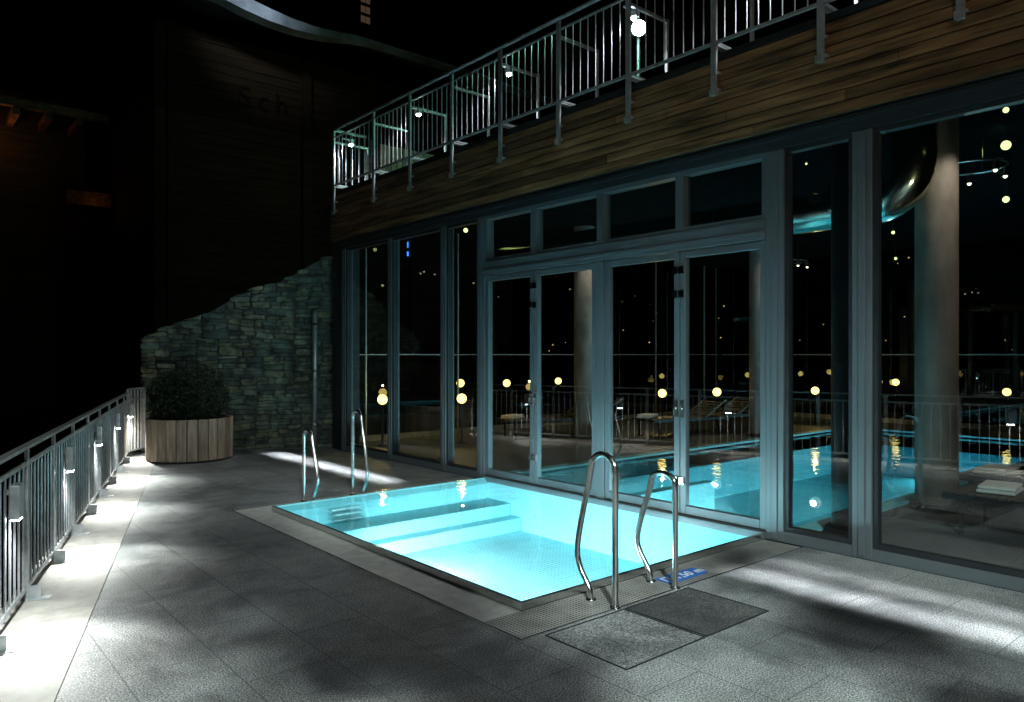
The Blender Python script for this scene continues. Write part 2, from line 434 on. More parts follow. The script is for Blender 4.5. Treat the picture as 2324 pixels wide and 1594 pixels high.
# ------------------------------------------------------------------ terrace fence
fe=empty("terrace_fence",fp(2,0)); tag(fe,"galvanised steel bar fence along the terrace edge","fence")
ts=[.70+.94*k for k in range(-6,8)]
for t in ts:
    m=MB(); a=fp(t,0,.5); m.box(a,(.055,.02,1.0),FA)
    m.box(fp(t,.05,.006),(.07,.16,.012),FA); m.box(fp(t,.045,.05),(.012,.07,.09),FA)
    m.make("fence_post",M_galv,fe)
pts=ts+[7.9]
for a,b in zip(pts[:-1],pts[1:]):
    m=MB(); k=8
    for i in range(1,k):
        t=a+(b-a)*i/k; m.tube([fp(t,0,.09),fp(t,0,.89)],.0075,6)
    m.beam(fp(a+.03,0,.09),fp(b-.03,0,.09),.012,.03); m.beam(fp(a+.03,0,.895),fp(b-.03,0,.895),.012,.03)
    m.make("fence_panel",M_galv,fe)
m=MB(); m.beam(fp(ts[0]-.2,0,1.005),fp(7.93,0,1.005),.05,.022); m.make("top_rail",M_galv,fe)
m=MB(); a=fp(7.95,0);b=Vector((3.22,13.02,0)); dd=(b-a)
for i in range(6): 
    q=a+dd*(i/5); m.beam((q.x,q.y,.08),(q.x,q.y,1.05),.012,.03 if i%5 else .05)
m.beam((a.x,a.y,1.06),(b.x,b.y,1.06),.05,.03); m.beam((a.x,a.y,.1),(b.x,b.y,.1),.03,.02); m.beam((a.x,a.y,.9),(b.x,b.y,.9),.03,.02)
m.make("return_panel",M_galv,fe)
t=.15
e=empty("fence_lamp",fp(t,.03,.64))
m=MB(); m.box(fp(t,.05,.745),(.13,.055,.20),FA); m.make("lamp_housing",M_galv,e,bevel=.008)
m=MB(); m.box(fp(t,.05,.640),(.09,.04,.01),FA); m.make("lamp_lens",E_white,e)
m=MB(); m.beam(fp(t,.0,.80),fp(t,.03,.80),.05,.03); m.make("lamp_bracket",M_galv,e)
light('SPOT',"fence_lamp_beam",fp(t,.09,.62),fp(t-.42,.32,0),145,(.97,1,.94),e,size=.03,angle=78,blend=1)
light('SPOT',"fence_lamp_spill",fp(t,.10,.62),fp(t-.1,.06,0),40,(.95,1,.97),e,size=.03,angle=150,blend=1)
tag(e,"small box floodlight clipped to the steel fence, lit downwards","lamp","fence lamps")
for k in (-2,-1,1,2,3,4):
    q=fp(t+1.93*k,.03,.64); copy_thing(e,q,0)

# ------------------------------------------------------------------ planter with boxwood
pl=empty("round_planter",(3.60,11.9,0)); tag(pl,"round barrel planter of pale vertical wooden staves","planter")
m=MB(); ns=26; r=.60
for i in range(ns):
    a=2*math.pi*(i+.5)/ns; wd=2*math.pi*r/ns*.93
    m.box((3.6+r*math.cos(a),11.9+r*math.sin(a),.335),(.035,wd,.61),a,random.random())
m.make("stave_wall",M_planter,pl,bevel=.004)
m=MB(); m.lathe((3.6,11.9,0),[(.575,.02),(.575,.52),(.001,.56)],32); m.make("soil_fill",M_soil,pl)
m=MB(); m.lathe((3.6,11.9,.03),[(.55,0),(.55,-.03),(.5,-.03)],32); m.make("planter_base",M_dark,pl)
bu=empty("boxwood_bush",(3.6,11.9,.55)); tag(bu,"clipped round boxwood bush growing in the wooden planter","bush")
m=MB()
def rdir(): return Vector((random.gauss(0,1),random.gauss(0,1),random.gauss(0,1))).normalized()
def leaf(m,c,s_):
    u=rdir(); v_=u.orthogonal().normalized()
    m.add([c-u*s_*1.4,c+v_*s_*.7,c+u*s_*1.4,c-v_*s_*.7],[(0,1,2,3)],random.random())
lump=[(rdir(),random.uniform(-.10,.08)) for _ in range(26)]
for i in range(11000):
    d=rdir()
    rr=.54+sum(w_*max(0,d.dot(l)-.75)*3 for l,w_ in lump)
    rad=rr*(random.random()**.25)
    c=Vector((3.6,11.9,.95))+Vector((d.x,d.y,d.z*.95))*rad*(1+random.uniform(-.03,.07))
    if c.z<.5: continue
    leaf(m,c,random.uniform(.012,.024))
m.make("leaf_crown",M_leaf,bu)
m=MB(); m.tube([(3.6,11.9,.54),(3.61,11.9,.7),(3.58,11.92,.95)],.03,8); m.tube([(3.6,11.9,.68),(3.75,11.8,.9)],.015,6); m.tube([(3.6,11.9,.68),(3.45,11.95,.92)],.015,6); m.make("bush_stem",M_chalet,bu)

# ------------------------------------------------------------------ rubble stone wall
A=Vector((3.22,13.12,0));B=Vector((6.25,11.68,0)); W=(B-A); WLn=W.length; wd=W.normalized(); wn=Vector((wd.y,-wd.x,0))
if wn.y>0: wn=-wn
wa=math.atan2(wd.y,wd.x)
sw=empty("stone_wall",(A+B)/2); tag(sw,"rough rubble stone wall with a sloping top","wall")
def top(u): return 1.86+(u/WLn)*1.62+.04*math.sin(u*5)
m=MB(); K=14; vs=[];
for i in range(K+1):
    u=WLn*i/K; 
    for off in (0,-.4):
        q=A+wd*u+wn*off
        vs+= [(q.x,q.y,-3 if off else -.3),(q.x,q.y,top(u)-.02)]
fs=[]
for i in range(K):
    a=i*4;b=a+4
    fs+=[(a,b,b+1,a+1),(a+1,b+1,b+3,a+3),(a+2,a+3,b+3,b+2)]
fs+=[(0,1,3,2),(K*4,K*4+2,K*4+3,K*4+1)]
m.add(vs,fs); m.make("mortar_core",M_mortar,sw)
m=MB()
def split(u0,u1,z0,z1,d):
    w_,h_=u1-u0,z1-z0
    big=(w_>random.uniform(.20,.60)) ; tall=(h_>random.uniform(.06,.17))
    if (big or tall) and d<15:
        if (big and (w_/h_>3.2 or not tall)):
            s_=u0+w_*random.uniform(.28,.72); split(u0,s_,z0,z1,d+1); split(s_,u1,z0,z1,d+1)
        else:
            s_=z0+h_*random.uniform(.28,.72); split(u0,u1,z0,s_,d+1); split(u0,u1,s_,z1,d+1)
        return
    if z0+.03>top((u0+u1)/2): return
    cu,cz=(u0+u1)/2,(z0+z1)/2; n_=9; ring_=[]
    pr=random.uniform(.004,.04)
    sk=random.uniform(-.12,.12)
    for k in range(n_):
        a_=2*math.pi*(k+random.uniform(.25,.75))/n_
        ca,sa=math.cos(a_),math.sin(a_)
        e_=.45
        pu=cu+math.copysign(abs(ca)**e_,ca)*w_*.5*random.uniform(.88,1.04); pz=cz+math.copysign(abs(sa)**e_,sa)*h_*.5*random.uniform(.86,1.05)+sk*(pu-cu)
        pz=min(pz,top(pu)+random.uniform(0,.015)); ring_.append((pu,pz))
    vs=[]
    for sc_,o_ in ((1,-.03),(1,pr*.5),(.86,pr)):
        for pu,pz in ring_:
            uu=cu+(pu-cu)*sc_; zz_=cz+(pz-cz)*sc_
            q_=A+wd*uu+wn*(o_+random.uniform(-.005,.005)); vs.append((q_.x,q_.y,zz_))
    f_=[]
    for l_ in range(2):
        for k in range(n_): f_.append((l_*n_+k,l_*n_+(k+1)%n_,(l_+1)*n_+(k+1)%n_,(l_+1)*n_+k))
    f_.append(tuple(range(2*n_,3*n_)))
    m.add(vs,f_,random.random())
split(-.03,WLn+.03,-.05,3.7,0)
m.make("stone_facing",M_stone,sw)
q=A+wd*2.72+wn*.16
dp=MB(); dp.tube([(q.x,q.y,0),(q.x,q.y,2.30),(q.x+.03,q.y+.03,2.36)],.04,12)
o=dp.make("downpipe",M_galv,smooth=True); tag(o,"slim round metal downpipe fixed to the stone wall","pipe")
for z in (.4,1.3,2.1):
    c_=MB(); c_.lathe((q.x,q.y,z),[(.05,0),(.05,.03),(.04,.03)],14); c_.make("pipe_clamp",M_steel,o)

# ------------------------------------------------------------------ pool building
bl=empty("pool_building",(12,4,0)); tag(bl,"glazed indoor pool building with timber-clad upper edge","building")
Y0,Y1=-5.0,11.35
mull=[(11.26,.14),(9.78,.11),(8.37,.12),(7.53,.14),(3.41,.165),(2.665,.155),(.6,.155),(-1.5,.155),(-3.5,.155)]
ZT=3.36
for y,wy in mull:
    m=MB(); m.bb(FX-.05,FX+.10,y-wy/2,y+wy/2,0,ZT); 
    m.bb(FX-.062,FX-.052,y-wy*.18,y+wy*.18,.02,ZT-.02)
    m.make("mullion",M_frame,bl,bevel=.006)
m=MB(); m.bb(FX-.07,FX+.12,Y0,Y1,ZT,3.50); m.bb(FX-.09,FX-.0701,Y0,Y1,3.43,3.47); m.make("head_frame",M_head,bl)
sm=sorted(mull)
for (a,wa_),(b,wb_) in zip(sm[:-1],sm[1:]):
    if abs(a-3.41)<.01: continue
    m=MB(); m.bb(FX-.045,FX+.08,a+wa_/2,b-wb_/2,0,.09); m.make("sill_rail",M_frame,bl)
    ya,yb=a+wa_/2,b-wb_/2
    m=MB(); f=.035
    m.bb(FX-.03,FX+.05,ya,ya+f,.09,ZT).bb(FX-.03,FX+.05,yb-f,yb,.09,ZT).bb(FX-.03,FX+.05,ya+f,yb-f,.09,.13).bb(FX-.03,FX+.05,ya+f,yb-f,ZT-.04,ZT)
    wo=m.make("window",M_dark,bl)
    m=MB(); m.add([(FX,ya+f,.13),(FX,yb-f,.13),(FX,yb-f,ZT-.04),(FX,ya+f,ZT-.04)],[(0,1,2,3)]); m.make("glass_pane",M_glass,wo)
m=MB(); m.bb(FX-.06,FX+.10,3.4925,7.46,2.60,2.78); m.bb(FX-.075,FX-.061,3.4925,7.46,2.64,2.68); m.make("door_header",M_frame,bl,bevel=.005)
m=MB(); m.bb(PX1+.001,FX+.10,3.4925,7.46,.0,.06); m.make("door_sill",M_frame,bl)
m=MB(); m.bb(FX-.045,FX+.10,5.40,5.52,.06,2.60); m.make("door_post",M_frame,bl,bevel=.005)
div=[3.4925,4.42,5.46,6.53,7.46]
for i in range(4):
    a,b=div[i],div[i+1]
    m=MB(); f=.045
    m.bb(FX-.04,FX+.08,a,a+f,2.78,ZT).bb(FX-.04,FX+.08,b-f,b,2.78,ZT).bb(FX-.04,FX+.08,a+f,b-f,2.78,2.82).bb(FX-.04,FX+.08,a+f,b-f,ZT-.04,ZT)
    wo=m.make("transom_window",M_frame,bl)
    m=MB(); m.add([(FX,a+f,2.82),(FX,b-f,2.82),(FX,b-f,ZT-.04),(FX,a+f,ZT-.04)],[(0,1,2,3)]); m.make("glass_pane",M_glass,wo)
    aa=a+(.064 if i==2 else .004); bb_=b-(.064 if i==1 else .004); f=.065
    m=MB(); m.bb(FX-.03,FX+.03,aa,aa+f,.07,2.59).bb(FX-.03,FX+.03,bb_-f,bb_,.07,2.59).bb(FX-.03,FX+.03,aa+f,bb_-f,.07,.15).bb(FX-.03,FX+.03,aa+f,bb_-f,2.53,2.59)
    do=m.make("door",M_frame,bl,bevel=.004)
    m=MB(); m.add([(FX,aa+f,.15),(FX,bb_-f,.15),(FX,bb_-f,2.53),(FX,aa+f,2.53)],[(0,1,2,3)]); m.make("glass_pane",M_glass,do)
    hy= bb_-f/2 if i in(0,2) else aa+f/2
    for zz in (.35,2.15,2.38):
        m=MB(); m.bb(FX-.055,FX-.031,hy-.02,hy+.035,zz,zz+.07); m.make("hinge",M_steel,do)
    m=MB(); m.bb(FX-.05,FX-.031,hy-.018,hy+.018,1.0,1.16); m.tube([(FX-.05,hy,1.08),(FX-.075,hy,1.08),(FX-.075,hy,1.0)],.009,8); m.make("handle",M_steel,do)
m=MB(); nb=8; z=3.505; bh=.094
for i in range(nb):
    y=Y0
    while y<11.55:
        l=random.uniform(2.2,4.2); ye=min(y+l,11.55)
        m.bb(FX-.13+random.uniform(-.003,.003),FX-.10,y+.002,ye-.002,z+i*bh+.005,z+(i+1)*bh-.005,random.random())
        y=ye
m.make("fascia_boards",M_wood,bl,bevel=.003)
m=MB(); m.bb(FX-.0995,FX+.15,Y0,11.55,3.505,4.24); m.make("fascia_core",M_dark,bl)
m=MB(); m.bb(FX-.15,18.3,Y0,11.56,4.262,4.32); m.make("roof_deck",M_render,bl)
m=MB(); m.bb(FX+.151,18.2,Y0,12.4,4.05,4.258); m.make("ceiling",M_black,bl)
m=MB(); m.bb(FX-.04,FX+.3,11.34,11.66,0,3.50); m.make("end_pier",M_dark,bl)
m=MB()
for i in range(10): 
    y=-4.8+i*1.9; m.bb(17.98,18.02,y-.012,y+.012,0,4.05)
for i in range(6):
    x=6.8+i*2.1; m.bb(x-.01,x+.01,12.18,12.22,0,4.05)
m.bb(17.98,18.02,-4.8,12.1,1.585,1.61); m.bb(6.3,17.95,12.18,12.22,1.59,1.608)
m.bb(17.95,18.05,-4.8,12.2,0,.1);m.bb(6.3,17.95,12.15,12.25,0,.1)
m.make("far_window_frame",M_galv,bl)
m=MB(); m.add([(18,-4.8,.1),(18,12.2,.1),(18,12.2,4.05),(18,-4.8,4.05)],[(0,1,2,3)]); m.add([(6.3,12.2,.1),(18,12.2,.1),(18,12.2,4.05),(6.3,12.2,4.05)],[(0,1,2,3)])
m.make("far_glass",M_glass,bl)
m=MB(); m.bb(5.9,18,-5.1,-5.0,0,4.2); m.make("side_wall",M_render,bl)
m=MB(); IX0,IX1,IY0,IY1=6.02,16.0,3.42,7.55
fx=FX+.10
m.prism([(fx,-5),(18,-5),(18,IY0),(fx,IY0)],-.3,0); m.prism([(fx,IY1),(18,IY1),(18,12.4),(fx,12.4)],-.3,0); m.prism([(IX1,IY0),(18,IY0),(18,IY1),(IX1,IY1)],-.3,0)
struct(m.make("indoor_floor",M_intfloor))
ip=empty("indoor_pool",(11,5.5,0)); tag(ip,"long indoor pool with softly glowing blue water","swimming pool")
m=MB(); m.add([(IX0,IY0,-.9),(IX1,IY0,-.9),(IX1,IY1,-.9),(IX0,IY1,-.9)],[(0,1,2,3)]); m.make("pool_floor",M_ipool,ip)
m=MB(); wall(m,(IX0,IY0),(IX0,IY1),-.9,0);wall(m,(IX0,IY1),(IX1,IY1),-.9,.0);wall(m,(IX1,IY1),(IX1,IY0),-.9,0);wall(m,(IX1,IY0),(IX0,IY0),-.9,0); m.make("pool_wall",M_ipool,ip)
m=MB(); m.bb(IX0,IX1,IY0-.10,IY0+.06,.001,.03);m.bb(IX0,IX1,IY1-.06,IY1+.10,.001,.03); m.bb(IX1-.05,IX1+.1,IY0+.061,IY1-.061,.001,.03); m.make("pool_rim",M_poolw,ip)
m=MB(); m.bb(IX0+.01,8.6,5.9,6.05,-.85,-.12); m.make("pool_bench",M_poolw,ip)
m=MB(); m.add([(IX0,IY0,-.02),(IX1,IY0,-.02),(IX1,IY1,-.02),(IX0,IY1,-.02)],[(0,1,2,3)]); struct(m.make("indoor_water",M_water))
for x in (7.5,10.5,13.5):
    uw(x,IY0,-.4,0,1,ip,75,160,-.25)
uw(IX1,5.5,-.4,-1,0,ip,50,160,-.3)

def column(x,y,r,mat,label,h=4.05):
    e=empty("interior_column",(x,y,0))
    mb=MB(); mb.lathe((x,y,0),[(r,.06),(r,h)],40); mb.make("column_shaft",mat,e,smooth=True)
    mb=MB(); mb.lathe((x,y,0),[(r+.05,0),(r+.05,.05),(r+.015,.075),(r,.075)],40); mb.make("column_base",M_dark,e)
    tag(e,label,"column")
    return e
column(8.32,3.02,.20,M_conc,"round concrete column standing on the indoor pool deck")
column(10.3,10.0,.20,M_conc,"round concrete column beyond the indoor pool")
column(13.1,7.95,.20,M_conc,"round concrete column beyond the indoor pool")
column(6.62,3.16,.12,M_dark,"slim dark steel column just inside the glass")
m=MB(); P=[(8.0,9.6,3.26),(8.0,8,3.24),(8.0,6,3.22),(8.0,4.2,3.20),(8.0,3.5,3.20)]
for k in range(1,8):
    a=math.pi/2*k/7; P.append((8.0,3.5-.38*math.sin(a),3.20+.38*(1-math.cos(a))))
P.append((8.0,3.12,4.04))
m.tube(P,.22,28); o=m.make("ventilation_duct",M_duct,smooth=True); tag(o,"shiny round metal ventilation duct under the ceiling","duct")
for y in (8.6,7,5.4,3.9):
    m=MB(); m.tube([(8,y,3.215),(8,y-.03,3.215)],.23,28); m.make("duct_collar",M_steel,o)
def ringlamp(c,r):
    c=Vector(c); e=empty("ring_spotlight",c)
    mb=MB(); mb.tube([c+Vector((r*math.cos(2*math.pi*k/28),r*math.sin(2*math.pi*k/28),0)) for k in range(28)],.012,8,True); mb.make("lamp_ring",M_steel,e,smooth=True)
    for k in range(5):
        a=2*math.pi*(k+.3)/5; q=c+Vector((r*math.cos(a),r*math.sin(a),-.02))
        mb=MB(); mb.tube([q,q+Vector((0,0,-.09))],.035,14); s_=mb.make("spot_head",M_steel,e)
        mb=MB(); mb.sphere(q+Vector((0,0,-.092)),.02,12,8); mb.make("spot_lens",E_lens,s_)
    mb=MB()
    for k in range(2):
        a=math.pi*k; q=c+Vector((r*math.cos(a),r*math.sin(a),0)); mb.tube([q,(q.x,q.y,4.04)],.005,6)
    mb.make("hanger_rod",M_steel,e)
    tag(e,"steel ring chandelier with small spotlights under ceiling","chandelier","ring chandeliers")
    return e
rl=ringlamp((8.95,2.9,3.62),.33); copy_thing(rl,(9.8,10.0,3.62)); copy_thing(rl,(13.4,7.5,3.4))
light('SPOT',"column_wash",(7.95,2.35,3.85),(8.32,3.02,2.8),55,(1,.84,.68),None,size=.04,angle=66,blend=1)
light('SPOT',"column_wash",(10.0,9.4,3.9),(10.3,10,2),50,(1,.86,.72),None,size=.04,angle=60,blend=.8)
light('SPOT',"column_wash",(12.8,7.3,3.9),(13.1,7.95,2),50,(1,.86,.72),None,size=.04,angle=60,blend=.8)
light('SPOT',"indoor_fill",(8.3,1.4,4.0),(8.0,1.9,0),65,(1,.85,.70),None,size=.1,angle=85,blend=1)  # added fill without a fixture, brightens loungers and towels
light('SPOT',"indoor_fill",(10.5,9.3,4.0),(10.5,9.3,0),90,(1,.78,.48),None,size=.1,angle=110,blend=1)  # added fill without a fixture for the far deck
light('SPOT',"duct_fill",(7.1,2.4,2.9),(8.0,3.3,3.4),9,(.95,1,.5),None,size=.05,angle=60,blend=1)  # added spot that brightens the duct, no fixture

# converts a surveyed bearing and distance into a world position
def P(px,py,d):
    xc=(px-1162)*d/1684; return Vector((.763*xc+.6466*d,-.6466*xc+.763*d,1.6+(805-py)*d/1684))
for (px,py,d,r) in ((2283,250,6.6,.025),(2283,330,8.1,.05),(2283,453,10.6,.045),(2027,528,13.6,.03),(1057,523,13.2,.04),(2033,587,16.5,.03),(1830,372,8.6,.012)):
    c=P(px,py,d)
    e=empty("reflection_globe",c)  # glowing globes stand in for lamp reflections on the glass
    m=MB(); m.sphere(c,r,14,8); m.make("glowing_globe",E_reflect,e,smooth=True)
    m=MB(); m.tube([c+Vector((0,0,r)),(c.x,c.y,4.05)],.006,6); m.make("added_stem",M_dark,e)
    tag(e,"small glowing greenish globe placed for a lamp reflection","lamp","globes placed for lamp reflections")
gl0=None
for (px,py,d) in ((868,907,13.0),(1048,905,13.4),(1045,870,16.3),(1150,870,17.5),(1267,865,19.5),(1503,893,15.9),(1627,890,15.9),(1850,887,17.3),(2033,868,19.5),(2285,890,17.0)):
    c=P(px,py,d)
    if gl0 is None:
        gl0=empty("globe_lamp",(c.x,c.y,c.z))
        m=MB(); m.sphere(c,.088,18,12); m.make("glowing_globe",E_warm,gl0,smooth=True)
        m=MB(); m.lathe(c,[(.10,-c.z),(.10,-c.z+.02),(.02,-c.z+.04),(.02,-.092),(.05,-.089)],14); m.make("lamp_post",M_dark,gl0,smooth=True)
        tag(gl0,"warm glowing globe lamp on a short dark post","lamp","globe lamps around the pool hall")
    else:
        copy_thing(gl0,c)
for q in ((868,907,13.0),(1048,905,13.4),(1503,893,15.9),(1850,887,17.3)):
    light('POINT',"globe_glow",P(*q)+Vector((0,0,.14)),(0,0,0),9,(1,.70,.22),None,size=.02)
e=empty("emergency_light",P(928,585,11.6)); c=P(928,565,11.6)
m=MB(); m.box(c,(.03,.05,.28)); m.make("light_housing",M_dark,e)
m=MB(); m.box(c+Vector((-.02,-.0,.06)),(.012,.018,.09)); m.box(c+Vector((-.02,-.0,-.08)),(.012,.03,.07)); m.make("glowing_strip",E_blue,e)
tag(e,"small blue glowing vertical indicator light behind the glass","light")

def lounger(x,y,label):
    e=empty("sun_lounger",(x,y,0))
    w=.64;L=1.9
    mb=MB(); mb.beam((x-w/2,y,.33),(x-w/2,y-L,.33),.035,.05);mb.beam((x+w/2,y,.33),(x+w/2,y-L,.33),.035,.05)
    mb.beam((x-w/2,y-.02,.33),(x+w/2,y-.02,.33),.035,.05);mb.beam((x-w/2,y-L+.02,.33),(x+w/2,y-L+.02,.33),.035,.05); mb.make("lounger_frame",M_dark,e)
    mb=MB()
    for i in range(16): yy=y-.06-i*.08; mb.bb(x-w/2+.02,x+w/2-.02,yy-.035,yy+.035,.345,.365)
    mb.make("lounger_seat",M_rattan,e)
    mb=MB()
    for i in range(7):
        s_=i/7; mb.beam((x-w/2+.02,y-1.33-.5*s_,.36+.32*s_),(x+w/2-.02,y-1.33-.5*s_,.36+.32*s_),.07,.02)
    mb.beam((x-w/2+.03,y-1.3,.345),(x-w/2+.03,y-1.85,.69),.025,.03);mb.beam((x+w/2-.03,y-1.3,.345),(x+w/2-.03,y-1.85,.69),.025,.03)
    mb.make("lounger_backrest",M_rattan,e)
    for sx in (-1,1):
        for yy in (y-.15,y-L+.25):
            mb=MB(); mb.beam((x+sx*(w/2-.01),yy,0),(x+sx*(w/2-.01),yy,.31),.03,.03); mb.make("leg",M_dark,e)
    tag(e,label,"sun lounger","sun loungers"); return e
lo=lounger(7.62,2.60,"low dark sun lounger with folded towel near the glass")
l2=copy_thing(lo,(8.82,2.92,0)); l2["label"]="low dark sun lounger with folded towel beside concrete column"
for (x,y,rz) in ((9.0,10.9,1.2),(10.0,11.2,1.1),(11.2,9.3,1.35),(12.4,9.4,1.3)):
    q=copy_thing(lo,(x,y,0),rz); q["label"]="sun lounger standing beyond the indoor pool"
def towel(x,y,z,rz,label):
    mb=MB()
    for i in range(2): mb.box((x,y,z+.020+i*.034),(.42-.012*i,.30-.01*i,.032),rz+.04*i,.5)
    o=mb.make("folded_towel",M_towel,bevel=.014); tag(o,label,"towel","folded towels")
towel(7.66,2.25,.366,.1,"thick folded white towel lying on a sun lounger")
towel(8.82,2.62,.366,-.1,"thick folded white towel lying on a sun lounger")
for (x,y) in ((9.3,10.95),(11.4,9.35)): towel(x,y,.366,.3,"thick folded white towel lying on a sun lounger")

# ------------------------------------------------------------------ balcony railing
RX=5.72
br=empty("balcony_railing",(RX,6,4.2)); tag(br,"galvanised steel balcony railing fixed to timber fascia","railing")
py=[11.33,10.02,9.0,7.98,6.97,5.95,4.94,3.93,2.93,1.92,.91,-.1]
for y in py:
    m=MB(); m.bb(RX-.012,RX+.012,y-.028,y+.028,3.93,5.30)
    m.bb(RX+.012,FX-.131,y-.04,y+.04,3.98,4.0); m.bb(RX+.012,FX-.131,y-.04,y+.04,4.13,4.15); m.bb(RX-.03,RX-.012,y-.035,y+.035,3.93,3.99)
    m.bb(RX+.012,RX+.35,y-.03,y+.03,4.38,4.395)
    m.make("railing_post",M_galv,br)
m=MB(); m.tube([(RX+.6,11.33,5.33),(RX,11.33,5.33),(RX,-.5,5.33)],.024,10); m.make("top_rail",M_galv,br)
m=MB(); m.bb(RX-.01,RX+.01,-.5,11.3,5.19,5.21); m.make("upper_rail",M_galv,br)
m=MB(); m.bb(RX-.015,RX+.015,-.5,11.3,4.395,4.42); m.make("bottom_rail",M_galv,br)
for a,b in zip(py[1:],py[:-1]):
    m=MB(); k=9
    for i in range(1,k):
        y=a+(b-a)*i/k; m.tube([(RX,y,4.42),(RX,y,5.19)],.0065,6)
    m.make("railing_panel",M_galv,br)
m=MB()
for i in range(6):
    x=RX+.1+i*.12; m.tube([(x,11.33,4.4),(x,11.33,5.3)],.008,6)
m.make("railing_panel",M_galv,br)
for y in py[:-1]:
    m=MB(); m.beam((RX+.02,y,5.13),(RX+.62,y,5.13),.03,.03); m.beam((RX+.62,y,4.32),(RX+.62,y,5.15),.03,.03); m.beam((RX+.02,y,4.42),(RX+.62,y,4.42),.03,.02)
    m.make("cross_frame",M_galv,br)
m=MB()
for i in range(14): m.bb(6.4+i*.11,6.49+i*.11,10.98,11.0,4.34,5.15,random.random())
o=m.make("timber_screen",M_planter); tag(o,"pale slatted timber screen on the balcony","screen")
ly=[11.04,9.02,7.0,5.0,3.0,1.0]
x=RX+.16
e=empty("balcony_lamp",(x,ly[0],5.0))
m=MB(); m.bb(x-.03,x+.03,ly[0]-.05,ly[0]+.05,5.06,5.14); m.make("lamp_housing",M_galv,e,bevel=.006)
m=MB(); m.sphere((x,ly[0],5.052),.032,12,8,.8); m.make("lamp_lens",E_white,e,smooth=True)
m=MB(); m.beam((RX+.01,ly[0],5.13),(x-.03,ly[0],5.13),.03,.02); m.make("lamp_bracket",M_galv,e)
light('SPOT',"balcony_lamp_beam",(x,ly[0],5.0),(x-.10,ly[0],4.2),60,(.93,.98,1),e,size=.03,angle=155,blend=.7)
tag(e,"small box floodlight glowing on the balcony railing","lamp","balcony lamps")
for y in ly[1:]: copy_thing(e,(x,y,5.0))
c=P(1448,75,11.4)
e=empty("floodlight_pole",(c.x,c.y,4.32))
m=MB(); m.lathe((c.x,c.y,4.32),[(.09,0),(.09,.02),(.035,.03),(.03,c.z-4.32+.35)],14); m.make("pole",M_dark,e,smooth=True)
q=c+Vector((-.12,-.12,0))
m=MB(); m.tube([c,q],.02,8); m.box(c+Vector((-.07,-.07,0)),(.10,.2,.16),.75); m.make("floodlight_housing",M_dark,e)
m=MB(); m.sphere(q,.11,16,10); m.make("floodlight_lens",E_green,e,smooth=True)
light('POINT',"floodlight_glow",q+Vector((-.15,-.15,0)),(0,0,0),90,(.3,1,.6),e,size=.03)
tag(e,"slender pole with glaring green-white floodlight above balcony","floodlight")

# ------------------------------------------------------------------ neighbouring buildings
ch=empty("chalet",(11,22,0)); tag(ch,"large dark timber chalet with lettering under the eaves","building")
m=MB()
for i in range(46): m.bb(5.2,17,20.0+random.uniform(-.01,.01),20.2,-1+i*.24,-1+i*.24+.225)
m.make("timber_wall",M_chalet,ch)
m=MB(); m.bb(5.2,17,20.21,30,-3,10.0); m.make("side_wall",M_render,ch)
m=MB()
vs=[];K=24
for i in range(K+1):
    x=2.5+i*.62; z=10.32-.30*max(0,math.sin((x-6)*.75))*(1 if x<10.2 else .3); th=.34*max(.12,min(1,(11.2-x)/4))
    vs+=[(x,18.3,z),(x,18.3,z+th),(x,25,z+2.4),(x,18.6,z-.05)]
fs=[]
for i in range(K):
    a=i*4;b=a+4; fs+=[(a,b,b+1,a+1),(a+1,b+1,b+2,a+2),(a,a+3,b+3,b)]
m.add(vs,fs); m.make("roof",M_roof,ch,smooth=False)
for x in (5.6,9.2,12.8):
    m=MB(); m.bb(x-.12,x+.12,19.85,19.99,-1,10); m.make("corner_post",M_chalet,ch)
for s_,xx in (("S",7.25),("c",7.80),("h",8.27)):
    text(s_,.82,(xx,19.95,8.3),(math.pi/2,0,0),M_letter,ch,.01,"letter")
light('SPOT',"eave_light",(5.2,15.8,10.9),(6.8,18.3,10.5),420,(.75,.87,1),None,size=.2,angle=48,blend=1)
light('SPOT',"chalet_glow",(8.2,17.2,4.5),(8.6,20,8.2),14,(1,.62,.25),None,size=.4,angle=85,blend=1)
c2=empty("timber_house",(2.5,26,0)); tag(c2,"dark timber house with faintly lit balcony beams","building")
m=MB(); m.bb(-3,4.6,25,31,-3,9); m.make("timber_wall",M_chalet,c2)
m=MB()
for i in range(5): m.beam((1.2+i*.75,23.6,8.1-.0*i),(1.2+i*.75,25.0,8.1),.16,.2)
m.beam((.9,23.6,8.3),(4.9,23.6,8.3),.18,.22); m.make("balcony_beam",M_wood,c2)
m=MB(); m.add([(-4,22.8,9.2),(6,22.8,9.2),(6,27,11.5),(-4,27,11.5)],[(0,1,2,3)]); m.make("roof",M_render,c2)
m=MB(); m.bb(4.0,5.1,24.2,24.5,5.9,6.3); m.make("balcony_edge",M_wood,c2)
light('POINT',"porch_glow",(2.3,24.2,7.5),(0,0,0),8.0,(1,.42,.12),None,size=.1)
light('POINT',"porch_glow",(4.7,23.8,6.0),(0,0,0),.6,(1,.42,.12),None,size=.1)
for k in range(3):
    c=P(136+9*k,388-2*k,22); m=MB(); m.sphere(c,.02,8,6); m.make("porch_lamp",E_warm,c2)
ho=empty("hotel",(18,34,0)); tag(ho,"tall dark hotel block with one faintly lit window","building")
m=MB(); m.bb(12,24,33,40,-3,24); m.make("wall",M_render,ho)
c=P(825,25,37.2)
for j in range(3):
    m=MB()
    for i in range(2): m.bb(c.x-.28+i*.27,c.x-.05+i*.27,32.93,32.96,c.z-.7+j*.5,c.z-.38+j*.5)
    m.make("window",E_win,ho)
m=MB()
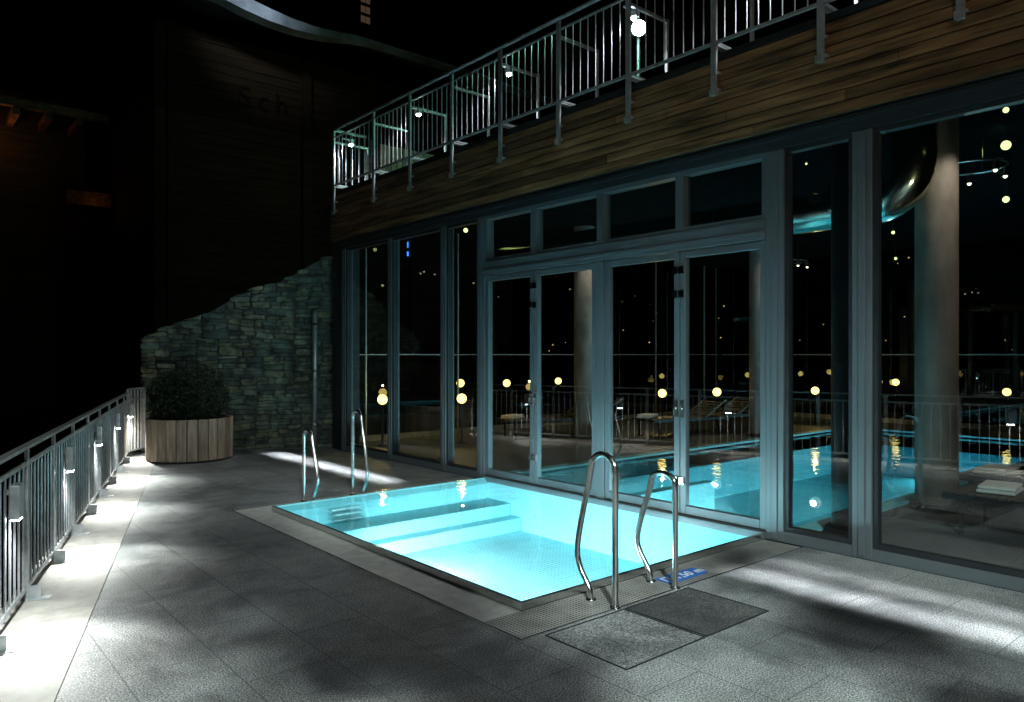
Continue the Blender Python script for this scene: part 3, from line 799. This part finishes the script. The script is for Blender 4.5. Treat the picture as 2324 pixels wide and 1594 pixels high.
for i in range(70):
    px=random.uniform(820,2320); py_=random.choice([random.uniform(560,800),random.uniform(690,900)]); c=P(px,py_,70+random.uniform(0,20))
    m.sphere(c,random.uniform(.03,.08),6,4)
o=m.make("town_lights",E_town); o["kind"]="stuff"; tag(o,"scattered tiny warm lights of a distant village","lights")

# ------------------------------------------------------------------ terrace lighting
LM=Vector((-1.05,-3.05,5.95))
mp=empty("added_lamp_mast",(-1.2,-3.2,0)); 
m=MB(); m.lathe((-1.2,-3.2,0),[(.12,0),(.12,.03),(.05,.05),(.04,6.0)],14); m.make("added_mast_pole",M_galv,mp)
m=MB(); m.box((-1.1,-3.1,6.05),(.3,.3,.14)); m.make("added_lamp_head",M_dark,mp)
tag(mp,"added steel mast out of view that fills the terrace with light","lamp mast")  # mast added out of view as a source for the terrace fill
light('SPOT',"terrace_fill_beam",LM,(2.6,1.8,0),7400,(.86,1,.96),mp,size=.11,angle=60,blend=1)
light('SPOT',"far_fill_beam",LM,(3.2,8.4,-.4),1500,(.84,.98,.98),mp,size=.11,angle=27,blend=1)
light('SPOT',"fascia_fill_beam",LM,(5.8,3.6,3.9),420,(1,.80,.56),mp,size=.06,angle=34,blend=1)  # added warm beam that brightens the fascia boards
tr=empty("unseen_shade_tree",(-1.7,-.6,0)); tag(tr,"unseen tree with leaf clumps placed to shade the terrace","tree")
base=Vector((-1.7,-.6,0)); fork=Vector((-1.5,-.8,3.3))
m=MB(); m.tube([base,(-1.66,-.66,1.2),(-1.55,-.75,2.4),fork],[.11,.09,.075,.06],10)
cl=MB(); 
targets=[((2.4,4.1,0),.36,.32),((1.9,6.2,0),.32,.26),((2.3,2.6,0),.36,.16),((4.4,1.9,0),.36,.16),((1.1,4.8,0),.30,.14),((1.6,1.9,0),.36,.12),((3.6,.9,0),.36,.13),((2.2,9.2,0),.25,.14),((4.9,3.0,0),.34,.10)]
for T,f,r in targets:
    c=LM.lerp(Vector(T),f)  # leaf clumps of the unseen tree sit on lamp rays to shade paving
    mid=fork.lerp(c,.55)+Vector((0,0,-.12))
    m.tube([fork,mid,c],[.035,.02,.008],6)
    for i in range(int(1900*r*r/.1)+40):
        leaf(cl,c+rdir()*r*random.random()**.45*random.uniform(.6,1.4),random.uniform(.018,.034))
m.make("unseen_tree_trunk",M_chalet,tr,smooth=True); cl.make("shade_crown",M_leaf,tr)
for (yc,L,pw,tx) in ((0.6,5.0,14,4.86),(0.6,5.0,5,5.25),(9.9,3.6,14,4.86)):
    m=MB(); m.bb(FX-.095,FX-.075,yc-L/2,yc+L/2,3.475,3.49)
    if tx<5: o=m.make("added_soffit_strip",M_dark); tag(o,"slim strip added under timber fascia for the light band","light","added soffit strips")
    light('AREA',"added_band_beam",(FX-.17,yc,3.46),(tx,yc,0),pw,(.92,.97,1),None,size=.05,sy=L,spread=8)  # beam and strip added to lay a light band along the facade

w=bpy.data.worlds.new("World"); scene.world=w; w.use_nodes=True
bg=w.node_tree.nodes['Background']; bg.inputs[0].default_value=(.25,.42,.7,1); bg.inputs[1].default_value=.0002
cam=bpy.data.cameras.new("camera"); co=bpy.data.objects.new("camera",cam); COL.objects.link(co); scene.camera=co
cam.sensor_width=36; cam.lens=1684/2324*36; cam.shift_y=8/2324; cam.clip_end=2000
co.location=(0,0,1.6); co.rotation_euler=(math.radians(90),0,-math.atan2(.6466,.763))
scene.view_settings.view_transform='Standard'; scene.view_settings.look='None'; scene.view_settings.exposure=0
